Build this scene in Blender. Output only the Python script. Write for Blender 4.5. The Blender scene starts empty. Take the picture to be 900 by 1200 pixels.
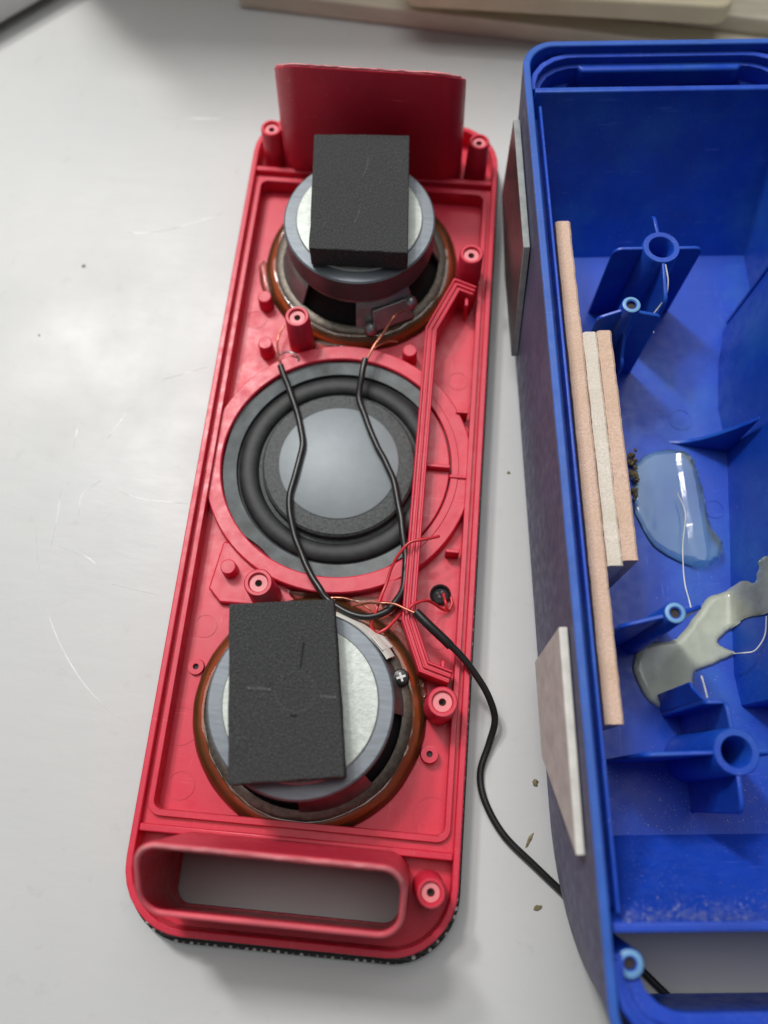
import bpy, bmesh, math, random
from mathutils import Vector, Matrix, noise
from mathutils.geometry import tessellate_polygon, delaunay_2d_cdt
random.seed(7)
S = 0.01                      # every length below is in centimetres
scn = bpy.context.scene
COL = scn.collection

# ------------------------------------------------------------------ camera
CAM = Vector((2.75243, -11.08213, 27.65927))
ROT = ((0.99593875, 0.08975874, -0.00702665),
       (-0.08228443, 0.93912049, 0.33358954),
       (0.03654145, -0.33165657, 0.94269223))       # rows: right, up, back
FPX = 950.04
cd = bpy.data.cameras.new('camera'); cam = bpy.data.objects.new('camera', cd); COL.objects.link(cam)
cd.sensor_fit = 'VERTICAL'; cd.sensor_height = 24.0; cd.lens = 24.0 * FPX / 1200.0
cd.clip_start = 0.01; cd.clip_end = 50
mw = Matrix(((ROT[0][0], ROT[1][0], ROT[2][0], CAM.x * S), (ROT[0][1], ROT[1][1], ROT[2][1], CAM.y * S),
             (ROT[0][2], ROT[1][2], ROT[2][2], CAM.z * S), (0, 0, 0, 1)))
cam.matrix_world = mw
cd.dof.use_dof = True; cd.dof.focus_distance = 0.262; cd.dof.aperture_fstop = 3.7
scn.camera = cam

# ------------------------------------------------------------------ light
w = bpy.data.worlds.new('World'); scn.world = w; w.use_nodes = True
bg = w.node_tree.nodes['Background']; bg.inputs[0].default_value = (0.93, 0.97, 1.0, 1); bg.inputs[1].default_value = 0.15


def area_lamp(name, loc, sx, sy, watts, target=(0.03, 0, 0), col=(1, 0.985, 0.96)):
    l = bpy.data.lights.new(name, 'AREA'); l.shape = 'RECTANGLE'; l.size = sx; l.size_y = sy
    l.energy = watts; l.color = col
    o = bpy.data.objects.new(name, l); COL.objects.link(o); o.location = loc
    d = Vector(target) - Vector(loc)
    z = -d.normalized(); y = Vector((0, 1, 0)); x = y.cross(z).normalized(); y = z.cross(x)
    o.matrix_world = Matrix(((x.x, y.x, z.x, loc[0]), (x.y, y.y, z.y, loc[1]), (x.z, y.z, z.z, loc[2]), (0, 0, 0, 1)))
    return o


area_lamp('ceiling_lamp', (-0.75, 0.886, 1.50), 0.15, 0.17, 11.5)
area_lamp('ceiling_lamp', (-0.47, 0.70, 1.50), 0.15, 0.17, 9.5)
area_lamp('added_overhead_fill', (-0.17, 0.70, 1.95), 1.8, 1.4, 26, col=(1, 0.99, 0.98))  # added soft overhead fill standing in for ambient light
scn.view_settings.view_transform = 'Standard'; scn.view_settings.look = 'None'
scn.view_settings.exposure = 0.0; scn.view_settings.gamma = 1.0; scn.view_settings.use_curve_mapping = False
scn.render.engine = 'CYCLES'
scn.cycles.use_denoising = True
scn.cycles.max_bounces = 10; scn.cycles.transmission_bounces = 8; scn.cycles.caustics_reflective = False
scn.cycles.caustics_refractive = False


# ------------------------------------------------------------------ helpers
def at(px, py, z):
    """World point (cm) at height z seen at a position of the 900x1200 photograph."""
    v = ((px - 450) / FPX, -(py - 600) / FPX, -1.0)
    d = Vector([ROT[0][i] * v[0] + ROT[1][i] * v[1] + ROT[2][i] * v[2] for i in range(3)])
    return CAM + d * ((z - CAM.z) / d.z)


def empty(name, loc=(0, 0, 0), rz=0.0, label=None, cat=None, group=None):
    o = bpy.data.objects.new(name, None); COL.objects.link(o)
    o.empty_display_size = 0.01
    o.location = Vector(loc) * S; o.rotation_euler = (0, 0, rz)
    return tag(o, label, cat, group)


def tag(o, label=None, cat=None, group=None, kind=None):
    if label: o['label'] = label
    if cat: o['category'] = cat
    if group: o['group'] = group
    if kind: o['kind'] = kind
    return o


def build(name, verts, faces, mat, parent=None, bevel=0.0, smooth=35, seg=2, loc=None):
    me = bpy.data.meshes.new(name)
    me.from_pydata([tuple(Vector(v) * S) for v in verts], [], faces)
    bm = bmesh.new(); bm.from_mesh(me)
    bmesh.ops.recalc_face_normals(bm, faces=bm.faces); bm.to_mesh(me); bm.free()
    me.validate()
    o = bpy.data.objects.new(name, me); COL.objects.link(o)
    me.materials.append(mat)
    if parent: o.parent = parent
    if loc is not None: o.location = Vector(loc) * S
    if smooth:
        me.shade_smooth(); me.set_sharp_from_angle(angle=math.radians(smooth))
    if bevel:
        b = o.modifiers.new('Bevel', 'BEVEL'); b.width = bevel * S; b.segments = seg
        b.limit_method = 'ANGLE'; b.angle_limit = math.radians(40); b.harden_normals = False
    return o


class G:
    """Collects vertices and faces (cm)."""
    def __init__(s): s.v = []; s.f = []

    def add(s, v, f):
        n = len(s.v); s.v += [tuple(q) for q in v]; s.f += [tuple(i + n for i in q) for q in f]; return s

    def box(s, x0, x1, y0, y1, z0, z1):
        return s.prism([(x0, y0), (x1, y0), (x1, y1), (x0, y1)], z0, z1)

    def prism(s, pts, z0, z1, holes=()):
        loops = [list(pts)] + [list(h) for h in holes]
        flat = [p for l in loops for p in l]; n = len(flat)
        v = [(p[0], p[1], z0) for p in flat] + [(p[0], p[1], z1) for p in flat]
        f = []
        if holes:
            for t in tessellate_polygon([[Vector((p[0], p[1], 0)) for p in l] for l in loops]):
                f += [tuple(t), tuple(i + n for i in t)]
        else:
            f += [tuple(range(n)), tuple(range(n, 2 * n))]
        k = 0
        for l in loops:
            m = len(l)
            for i in range(m):
                a, b = k + i, k + (i + 1) % m
                f.append((a, b, b + n, a + n))
            k += m
        return s.add(v, f)

    def loft(s, loops, cap0=True, cap1=True, closed=True):
        n = len(loops[0]); v = [p for l in loops for p in l]; f = []
        for j in range(len(loops) - 1):
            for i in range(n if closed else n - 1):
                a, b = j * n + i, j * n + (i + 1) % n
                f.append((a, b, b + n, a + n))
        if cap0: f.append(tuple(range(n)))
        if cap1: f.append(tuple(range((len(loops) - 1) * n, len(loops) * n)))
        return s.add(v, f)

    def lathe(s, prof, cx=0, cy=0, n=64, a0=0.0, a1=None, close=False):
        full = a1 is None; v = []; f = []
        m = n if full else n + 1
        for r, z in prof:
            for i in range(m):
                a = a0 + (2 * math.pi if full else a1 - a0) * i / n
                v.append((cx + r * math.cos(a), cy + r * math.sin(a), z))
        J = len(prof)
        for j in range(J if close else J - 1):
            for i in range(n):
                k = (i + 1) % m
                a, b = j * m + i, j * m + k; c, d = ((j + 1) % J) * m + i, ((j + 1) % J) * m + k
                f.append((a, b, d, c))
        if not full and close:
            f.append(tuple(j * m for j in range(J))); f.append(tuple(j * m + n for j in range(J)))
        if full and not close:
            if prof[0][0] > 0: f.append(tuple(range(m)))
            if prof[-1][0] > 0: f.append(tuple(range((J - 1) * m, J * m)))
        return s.add(v, f)

    def tube(s, pts, r, n=10, sub=8, taper=None, kink=0.0):
        P = spline(pts, sub); v = []; f = []
        if kink: P = [p + Vector((noise.noise(p * 1.4), noise.noise(p * 1.4 + Vector((9, 0, 0))), .4 * noise.noise(p * 1.4 + Vector((0, 9, 0))))) * kink for p in P]
        up = Vector((0, 0, 1)); prev = None
        for i, p in enumerate(P):
            t = (P[min(i + 1, len(P) - 1)] - P[max(i - 1, 0)]).normalized()
            x = t.cross(up) if prev is None else prev - t * prev.dot(t)
            if x.length < 1e-4: x = t.cross(Vector((1, 0, 0)))
            x.normalize(); y = t.cross(x); prev = x
            rr = r if taper is None else r * taper(i / (len(P) - 1))
            for k in range(n):
                a = 2 * math.pi * k / n
                v.append(p + (x * math.cos(a) + y * math.sin(a)) * rr)
        for i in range(len(P) - 1):
            for k in range(n):
                f.append((i * n + k, i * n + (k + 1) % n, (i + 1) * n + (k + 1) % n, (i + 1) * n + k))
        f.append(tuple(range(n))); f.append(tuple(range((len(P) - 1) * n, len(P) * n)))
        return s.add(v, f)

    def build(s, name, mat, parent=None, **k): return build(name, s.v, s.f, mat, parent, **k)


def spline(pts, sub=8):
    P = [Vector(p) for p in pts]; out = []
    for i in range(len(P) - 1):
        a = P[i - 1] if i else P[0] * 2 - P[1]; b = P[i]; c = P[i + 1]
        d = P[i + 2] if i + 2 < len(P) else P[-1] * 2 - P[-2]
        for k in range(sub):
            t = k / sub
            out.append(0.5 * (2 * b + (c - a) * t + (2 * a - 5 * b + 4 * c - d) * t * t + (3 * b - a - 3 * c + d) * t ** 3))
    out.append(P[-1]); return out


def rrect(hx, hy, rx, ry=None, cx=0, cy=0, n=8):
    ry = ry or rx; out = []
    for sx, sy, a0 in ((1, 1, 0), (-1, 1, 90), (-1, -1, 180), (1, -1, 270)):
        for i in range(n + 1):
            a = math.radians(a0 + 90 * i / n)
            out.append((cx + sx * (hx - rx) + rx * math.cos(a), cy + sy * (hy - ry) + ry * math.sin(a)))
    return out


def circ(r, cx=0, cy=0, n=48): return [(cx + r * math.cos(2 * math.pi * i / n), cy + r * math.sin(2 * math.pi * i / n)) for i in range(n)]


def strip(path, wd):
    """Outline of a path of constant width (mitred)."""
    P = [Vector(p) for p in path]; L = []; R_ = []
    for i, p in enumerate(P):
        d0 = (P[i] - P[i - 1]).normalized() if i else (P[1] - P[0]).normalized()
        d1 = (P[i + 1] - P[i]).normalized() if i < len(P) - 1 else d0
        n0 = Vector((-d0.y, d0.x)); n1 = Vector((-d1.y, d1.x)); m = (n0 + n1).normalized()
        k = wd / 2 / max(0.35, m.dot(n0)); L.append(p + m * k); R_.append(p - m * k)
    return [tuple(q) for q in L] + [tuple(q) for q in reversed(R_)]


def blob(name, outline, z0, h, d0, mat, parent=None, seed=0, step=0.14, bump=0.06, base=None, hfun=None, ragged=0.0):
    """A puddle with a rounded edge: outline (2-D) filled with points, height by distance from the edge."""
    out = [(p.x, p.y) for p in spline([(q[0], q[1], 0) for q in list(outline) + [outline[0]]], 5)][:-1]
    if ragged:
        out = [(x + ragged * noise.noise(Vector((x * 5, y * 5, 1))) + ragged * .7 * noise.noise(Vector((x * 13, y * 13, 2))), y + ragged * noise.noise(Vector((x * 5, y * 5, 7))) + ragged * .7 * noise.noise(Vector((x * 13, y * 13, 9)))) for x, y in out]
    n = len(out)

    def inside(x, y):
        c = False
        for i in range(n):
            (x1, y1), (x2, y2) = out[i], out[i - 1]
            if (y1 > y) != (y2 > y) and x < (x2 - x1) * (y - y1) / (y2 - y1) + x1: c = not c
        return c

    def dist(x, y):
        m = 1e9
        for i in range(n):
            x1, y1 = out[i - 1]; x2, y2 = out[i]; dx, dy = x2 - x1, y2 - y1
            t = max(0, min(1, ((x - x1) * dx + (y - y1) * dy) / (dx * dx + dy * dy + 1e-12)))
            m = min(m, math.hypot(x - x1 - dx * t, y - y1 - dy * t))
        return m
    pts = list(out); xs = [p[0] for p in out]; ys = [p[1] for p in out]
    y = min(ys); k = 0
    while y < max(ys):
        x = min(xs) + (k % 2) * step / 2
        while x < max(xs):
            if inside(x, y) and dist(x, y) > step * .45: pts.append((x, y))
            x += step
        y += step * .87; k += 1
    r = delaunay_2d_cdt([Vector(p) for p in pts], [], [list(range(n))], 1, 1e-5)
    V = r[0]; F = r[2]; top = []
    for p in V:
        d = dist(p.x, p.y); hh = h * math.sqrt(max(0.0, 1 - (1 - min(1, d / d0)) ** 2))
        if hfun: hh = hh / h * hfun(p.x, p.y)
        hh *= 1 + bump * 4 * noise.noise(Vector((p.x * .9 + seed, p.y * .9, seed)))
        top.append((p.x, p.y, (base(p.x, p.y) if base else z0) + hh + .01))
    m = len(V); bot = [(p.x, p.y, (base(p.x, p.y) if base else z0)) for p in V]
    f = [tuple(q) for q in F] + [tuple(i + m for i in reversed(q)) for q in F]
    f += [(i, (i + 1) % n, (i + 1) % n + m, i + m) for i in range(n)]
    return build(name, top + bot, f, mat, parent, smooth=60)


# ------------------------------------------------------------------ materials
def nodes(name):
    m = bpy.data.materials.new(name); m.use_nodes = True
    nt = m.node_tree; return m, nt, nt.nodes['Principled BSDF']


def N(nt, t, **k):
    n = nt.nodes.new(t)
    for a, b in k.items():
        if a.startswith('i_'):
            key = a[2:]; n.inputs[int(key) if key.isdigit() else key.replace('_', ' ')].default_value = b
        else: setattr(n, a, b)
    return n


def tex(nt, scale, detail=3, rough=0.55, stretch=None, kind='ShaderNodeTexNoise'):
    c = N(nt, 'ShaderNodeTexCoord'); src = c.outputs['Object']
    if stretch:
        mp = N(nt, 'ShaderNodeMapping'); mp.inputs['Scale'].default_value = stretch[:3]
        if len(stretch) > 3: mp.inputs['Rotation'].default_value = (0, 0, stretch[3])
        nt.links.new(src, mp.inputs[0]); src = mp.outputs[0]
    n = nt.nodes.new(kind); n.inputs['Scale'].default_value = scale
    if kind == 'ShaderNodeTexNoise': n.inputs['Detail'].default_value = detail; n.inputs['Roughness'].default_value = rough
    nt.links.new(src, n.inputs['Vector']); return n


def ramp(nt, src, stops):
    r = nt.nodes.new('ShaderNodeValToRGB'); e = r.color_ramp.elements
    while len(e) > 1: e.remove(e[-1])
    for i, (p, c) in enumerate(stops):
        c = c if isinstance(c, tuple) else (c, c, c)
        q = e[0] if i == 0 else e.new(p)
        q.position = p; q.color = (*c, 1)
    nt.links.new(src, r.inputs[0]); return r


def mixc(nt, fac, a, b):
    m = nt.nodes.new('ShaderNodeMix'); m.data_type = 'RGBA'
    for s, x in ((0, fac), (6, a), (7, b)):
        if hasattr(x, 'links'): nt.links.new(x, m.inputs[s])
        else: m.inputs[s].default_value = x if s == 0 else (*x, 1)
    return m.outputs[2]


def bump(nt, b, src, strength, dist=0.0002, prev=None):
    n = nt.nodes.new('ShaderNodeBump'); n.inputs['Strength'].default_value = strength; n.inputs['Distance'].default_value = dist
    nt.links.new(src, n.inputs['Height'])
    if prev: nt.links.new(prev, n.inputs['Normal'])
    nt.links.new(n.outputs[0], b.inputs['Normal']); return n.outputs[0]


def plastic(name, col, rough=0.36, var=0.25, dust=0.0, dustcol=(.6, .6, .65), sss=0.0, spec=0.5, haze=None):
    m, nt, b = nodes(name)
    n1 = tex(nt, 60, 5); r1 = ramp(nt, n1.outputs['Fac'], [(.3, tuple(c * (1 - var) for c in col)), (.7, tuple(min(1, c * (1 + var * .6)) for c in col))])
    c = r1.outputs[0]
    if dust:
        n2 = tex(nt, 1400, 4, .7); n3 = tex(nt, 45, 3)
        a = ramp(nt, n2.outputs['Fac'], [(.60, 0.0), (.72, 1.0)]); a2 = ramp(nt, n3.outputs['Fac'], [(.42, 0.0), (.68, dust)])
        mm = N(nt, 'ShaderNodeMath', operation='MULTIPLY'); nt.links.new(a.outputs[0], mm.inputs[0]); nt.links.new(a2.outputs[0], mm.inputs[1])
        c = mixc(nt, mm.outputs[0], c, dustcol)
    if haze:
        nh = tex(nt, 28, 5, .62); rh = ramp(nt, nh.outputs['Fac'], [(.50, 0.0), (.72, .55)]); c = mixc(nt, rh.outputs[0], c, haze)
    for st, lo in (((1, 26, 4, .5), .665), ((22, 1, 4, -.3), .68)):
        ns = tex(nt, 60, 3, .6, st); rs = ramp(nt, ns.outputs['Fac'], [(lo, 0.0), (lo + .05, .3)])
        c = mixc(nt, rs.outputs[0], c, tuple(min(1, q * 1.5 + .12) for q in col))
    nt.links.new(c, b.inputs['Base Color'])
    n4 = tex(nt, 260, 5); r4 = ramp(nt, n4.outputs['Fac'], [(.25, rough * .75), (.75, min(1, rough * 1.4))]); nt.links.new(r4.outputs[0], b.inputs['Roughness'])
    n5 = tex(nt, 900, 3); p = bump(nt, b, n5.outputs['Fac'], .12, .0001)
    n6 = tex(nt, 50, 2); bump(nt, b, n6.outputs['Fac'], .06, .0008, p)
    b.inputs['Specular IOR Level'].default_value = spec
    if sss:
        b.inputs['Subsurface Weight'].default_value = sss; b.inputs['Subsurface Radius'].default_value = (1, .25, .25); b.inputs['Subsurface Scale'].default_value = .002
    return m


M = {}
M['red'] = plastic('red_plastic', (.60, .020, .052), .37, .06, .22, (.78, .48, .53), sss=.15, spec=.52)
M['rimlit'] = plastic('red_rim_lit_through', (.66, .11, .14), .4, .2, .3, (.8, .5, .5), sss=.2)  # light shining through the thin duct rim, painted as paler red
M['flash'] = plastic('pale_red_flash', (.72, .22, .24), .4, .2)
M['blue'] = plastic('blue_plastic', (.005, .056, .44), .38, .14, .6, (.30, .40, .64), haze=(.030, .15, .44))
M['bluebounce'] = plastic('dusty_blue_with_table_bounce', (.105, .105, .19), .55, .25, .8, (.36, .36, .40))  # outer wall greyed: table bounce and reflection put into the colour, besides dust
M['blueworn'] = plastic('scuffed_blue_rim', (.022, .10, .44), .45, .2, .5, (.35, .42, .6))
M['bluedust'] = plastic('dusty_blue_plastic', (.008, .056, .45), .5, .14, 1.0, (.35, .40, .58))
M['bluelight'] = plastic('pale_blue_worn_plastic', (.16, .36, .62), .4, .2, .3)
M['blackplastic'] = plastic('black_plastic', (.012, .012, .013), .35, .2)


def simple(name, col, rough, metal=0.0, var=0.2, scale=200, bs=0.2, bd=.0002, bscale=None, stretch=None):
    m, nt, b = nodes(name)
    n = tex(nt, scale, 5, .6, stretch); r = ramp(nt, n.outputs['Fac'], [(.3, tuple(c * (1 - var) for c in col)), (.7, tuple(min(1, c * (1 + var)) for c in col))])
    nt.links.new(r.outputs[0], b.inputs['Base Color']); b.inputs['Roughness'].default_value = rough; b.inputs['Metallic'].default_value = metal
    n2 = tex(nt, bscale or scale, 4, .6, stretch); bump(nt, b, n2.outputs['Fac'], bs, bd)
    return m


M['ferrite'] = simple('ground_ferrite', (.165, .185, .205), .42, .45, .16, 120, .2, .0001, 300, (1, 9, 1, .7))
M['ferriteside'] = simple('dark_ferrite_side', (.10, .085, .09), .45, .3, .3, 90, .3)
M['zinc'] = simple('zinc_plate', (.40, .43, .40), .48, .6, .14, 500, .3, .0003, 700)
M['steel'] = simple('basket_steel', (.36, .35, .35), .38, .8, .25, 150, .2)
M['solder'] = simple('solder', (.45, .46, .48), .3, .9, .3, 500, .6, .0006)
M['cone'] = simple('black_paper_cone', (.010, .010, .011), .8, 0, .4, 500, .4)
M['rubber'] = simple('black_rubber', (.014, .015, .016), .58, 0, .5, 250, .25, .0003, 500)
M['flange'] = simple('grey_rubber_flange', (.075, .088, .09), .5, 0, .5, 130, .3, .0004)
M['weave'] = simple('speckled_black_cone', (.050, .055, .055), .6, 0, .5, 900, .5, .0004, 900)
M['disc'] = simple('grey_weight_disc', (.225, .25, .265), .5, .15, .08, 90, .12, .0003, 260)
M['wire'] = simple('black_wire', (.012, .012, .012), .36, 0, .3, 300, .15)
M['redwire'] = simple('red_wire', (.55, .03, .04), .35, 0, .2, 300, .1)
M['copper'] = simple('copper_strand', (.52, .20, .13), .32, .8, .25, 500, .2)
M['paper'] = simple('white_paper_gasket', (.70, .68, .62), .7, 0, .15, 150, .3)
M['padgrey'] = simple('grey_foam_pad', (.30, .32, .32), .8, 0, .2, 300, .4, .0003)
M['padshade'] = simple('shaded_dark_pad_face', (.075, .06, .06), .35, 0, .3, 120, .3)  # dark face, with its shade and red reflection put into the colour
M['padwhite'] = simple('white_foam_pad', (.62, .60, .56), .8, 0, .15, 150, .4, .0003)
M['crumb'] = simple('brown_crumb', (.20, .17, .09), .9, 0, .5, 600, .6, .0005)
M['dark'] = simple('dark_bore', (.02, .012, .012), .6, 0, .3, 500, .2)
M['board'] = simple('pale_beige_board', (.62, .57, .45), .55, 0, .12, 30, .2, .0005, 60, (1, 9, 6))
M['cream'] = simple('cream_plastic_tray', (.66, .58, .40), .4, 0, .1, 40, .1)
M['silver'] = simple('silver_white_case', (.62, .63, .62), .35, .1, .1, 40, .1)
M['rust'] = simple('screw_steel', (.10, .085, .07), .45, .7, .4, 600, .4)
M['fluff'] = simple('brown_fluff', (.14, .11, .05), .95, 0, .5, 900, .8, .001)


def foam_mat(name, col, sc=2100, speck=.26, low=.4, bs=.7, patch=None):
    m, nt, b = nodes(name)
    n = tex(nt, sc, 4, .75); r = ramp(nt, n.outputs['Fac'], [(.38, tuple(c * low for c in col)), (.52, col), (.70, tuple(min(1, c * (1 + speck * 7)) for c in col))])
    cc = r.outputs[0]
    if patch:
        n3 = tex(nt, 130, 5, .65); r3 = ramp(nt, n3.outputs['Fac'], [(.35, 0.0), (.65, .7)]); cc = mixc(nt, r3.outputs[0], cc, patch)
    nt.links.new(cc, b.inputs['Base Color']); b.inputs['Roughness'].default_value = .85
    v = tex(nt, sc * .8, kind='ShaderNodeTexVoronoi'); bump(nt, b, v.outputs['Distance'], bs, .0003)
    return m


M['foam'] = foam_mat('black_sponge_foam', (.032, .033, .034))
M['pink'] = foam_mat('pinkish_fibre_foam', (.66, .47, .37), 1500, .03, .78, .35, (.58, .40, .28))
M['pale'] = foam_mat('pale_fibre_foam', (.70, .63, .55), 1500, .03, .82, .35, (.60, .54, .44))


def glue_mat(name, tint, rough, milk, col=None, ior=1.33):
    """Clear-bodied glue: tinted see-through body, some milky scatter, glossy skin."""
    m = bpy.data.materials.new(name); m.use_nodes = True; nt = m.node_tree; nt.nodes.clear()
    out = N(nt, 'ShaderNodeOutputMaterial'); tr = N(nt, 'ShaderNodeBsdfTransparent'); tr.inputs[0].default_value = (*tint, 1)
    df = N(nt, 'ShaderNodeBsdfPrincipled'); df.inputs['Base Color'].default_value = (*(col or tint), 1); df.inputs['Roughness'].default_value = .6
    gl = N(nt, 'ShaderNodeBsdfAnisotropic'); gl.inputs['Color'].default_value = (1, 1, 1, 1); gl.inputs['Roughness'].default_value = rough
    n = tex(nt, 90, 3); bp = N(nt, 'ShaderNodeBump'); bp.inputs['Strength'].default_value = .12; bp.inputs['Distance'].default_value = .0006
    nt.links.new(n.outputs['Fac'], bp.inputs['Height']); nt.links.new(bp.outputs[0], gl.inputs['Normal'])
    n2 = tex(nt, 60, 4); r2 = ramp(nt, n2.outputs['Fac'], [(.3, milk * .6), (.7, min(1.0, milk * 1.3))])
    m1 = N(nt, 'ShaderNodeMixShader'); nt.links.new(r2.outputs[0], m1.inputs[0]); nt.links.new(tr.outputs[0], m1.inputs[1]); nt.links.new(df.outputs[0], m1.inputs[2])
    fr = N(nt, 'ShaderNodeFresnel'); fr.inputs[0].default_value = ior
    m2 = N(nt, 'ShaderNodeMixShader'); nt.links.new(fr.outputs[0], m2.inputs[0]); nt.links.new(m1.outputs[0], m2.inputs[1]); nt.links.new(gl.outputs[0], m2.inputs[2])
    nt.links.new(m2.outputs[0], out.inputs[0])
    return m


M['amber'] = glue_mat('amber_glue', (.84, .58, .30), .10, .14, (.46, .22, .07), 1.5)
M['clear'] = glue_mat('clear_hot_glue', (.80, .93, .95), .06, .10, (.40, .62, .68), 1.36)
M['haze_glue'] = glue_mat('cloudy_hot_glue', (.84, .88, .78), .15, .42, (.70, .74, .60), 1.42)
M['redglue'] = glue_mat('glossy_glue_on_red', (.92, .72, .70), .10, .12, (.7, .4, .3))


def table_mat():
    m, nt, b = nodes('white_laminate')
    n = tex(nt, 9, 5); r = ramp(nt, n.outputs['Fac'], [(.3, (.505, .515, .512)), (.7, (.55, .55, .54))])
    n2 = tex(nt, 130, 5, .65); r2 = ramp(nt, n2.outputs['Fac'], [(.28, (.60, .58, .55)), (.40, (1, 1, 1))])
    mm = nt.nodes.new('ShaderNodeMix'); mm.data_type = 'RGBA'; mm.blend_type = 'MULTIPLY'; mm.inputs[0].default_value = .18
    nt.links.new(r.outputs[0], mm.inputs[6]); nt.links.new(r2.outputs[0], mm.inputs[7]); nt.links.new(mm.outputs[2], b.inputs['Base Color'])
    n3 = tex(nt, 22, 5, .6); r3 = ramp(nt, n3.outputs['Fac'], [(.3, .34), (.7, .50)]); nt.links.new(r3.outputs[0], b.inputs['Roughness']); b.inputs['Specular IOR Level'].default_value = .4
    n4 = tex(nt, 55, 4, .55, (1, 2.6, 1, .25)); p = bump(nt, b, n4.outputs['Fac'], .16, .0007)
    n5 = tex(nt, 900, 3); bump(nt, b, n5.outputs['Fac'], .10, .0001, p)
    return m


M['table'] = table_mat()
M['scratch'] = simple('pale_scratch', (.66, .67, .665), .25, 0, .1, 400, .4)


def mesh_mat():
    m, nt, b = nodes('perforated_black_grille')
    v = tex(nt, 420, kind='ShaderNodeTexVoronoi'); v.inputs['Randomness'].default_value = .15
    r = ramp(nt, v.outputs['Distance'], [(.30, (.45, .44, .43)), (.42, (.012, .012, .012))])
    nt.links.new(r.outputs[0], b.inputs['Base Color']); b.inputs['Roughness'].default_value = .4; b.inputs['Metallic'].default_value = .3
    bump(nt, b, v.outputs['Distance'], .6, .0005)
    return m


M['grille'] = mesh_mat()

# ------------------------------------------------------------------ setting: the white table
table = build('table_top', [(-90, -70, 0), (110, -70, 0), (110, 90, 0), (-90, 90, 0), (-90, -70, -3), (110, -70, -3), (110, 90, -3), (-90, 90, -3)],
              [(0, 1, 2, 3), (7, 6, 5, 4), (0, 4, 5, 1), (1, 5, 6, 2), (2, 6, 7, 3), (3, 7, 4, 0)], M['table'], smooth=0)
tag(table, 'worn white laminate table top with fine scratches', kind='structure')


def scratch(pts, wd=.05):
    P = spline([at(x, y, 0) for x, y in pts], 6); n = len(P); v = []
    for i, p in enumerate(P):
        t = (P[min(i + 1, n - 1)] - P[max(i - 1, 0)]).normalized(); s = Vector((-t.y, t.x, 0))
        k = wd * (.25 + .75 * math.sin(math.pi * (i + .5) / n)) * random.uniform(.5, 1.1) / 2
        v += [p + s * k, p + Vector((0, 0, .010)), p - s * k]
    f = []
    for i in range(n - 1):
        a = i * 3; f += [(a, a + 1, a + 4, a + 3), (a + 1, a + 2, a + 5, a + 4)]
    return build('scratch', v, f, M['scratch'], table, smooth=60)


for pts in ([(42, 617), (45, 660), (60, 730), (90, 790), (125, 830), (155, 848)], [(60, 640), (68, 600), (71, 575)],
            [(92, 605), (96, 580), (118, 563)], [(126, 514), (140, 495), (152, 478)], [(150, 273), (170, 273), (195, 270)], [(195, 270), (230, 260), (262, 250)],
            [(190, 445), (215, 438), (242, 430)], 
            [(140, 576), (170, 586), (220, 590)], [(130, 684), (155, 690), (185, 697)], [(70, 640), (100, 652), (120, 668)],
            [(185, 138), (240, 139), (295, 139)], [(86, 525), (90, 505), (95, 495)]):
    scratch(pts)

# ------------------------------------------------------------------ red front panel, lying on its grille
panel = empty('speaker_front_panel', (0, 0, 0), 0, 'raspberry red plastic front panel lying face down with two tall handle ducts', 'speaker panel')
WX, WY = 5.0, 15.42
g = G().prism(rrect(WX + .13, 15.72, 2.1, n=14), 0.0, .42, [rrect(WX - .25, 15.3, 1.8, n=14)])
g.build('grille_edge', M['grille'], panel, bevel=.12, seg=3)
duct_hole = [rrect(3.42, .92, .45, cx=-.13, cy=s * 13.72) for s in (1, -1)]
floor_holes = duct_hole + [circ(3.95, -.05, 0, 72), circ(3.1, -.1, 8.65), circ(3.1, -.1, -8.65), circ(.30, 3.89, -4.38, 24)]
g = G().prism(rrect(WX - .1, WY - .1, 1.9), .22, .55, floor_holes)
g.build('floor_plate', M['red'], panel, smooth=30)
G().prism(rrect(WX, WY, 2.0), .43, 1.30, [rrect(WX - .21, WY - .21, 1.79)]).build('outer_wall', M['red'], panel, bevel=.05)
G().prism(rrect(4.80, 12.66, .05, n=2), .5, 1.02, [rrect(4.51, 12.02, .3, n=4)]).build('groove_bed', M['red'], panel, bevel=.03)
G().prism(rrect(4.67, 12.20, .42, n=5), .5, 1.20, [rrect(4.49, 12.00, .26, n=5)]).build('inner_lip', M['red'], panel, bevel=.045)
for s in (1, -1):
    y0, y1 = sorted((s * 12.44, s * 12.67))
    G().box(-4.78, 4.78, y0, y1, .5, 1.27).build('crossbar', M['red'], panel, bevel=.045)


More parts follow.
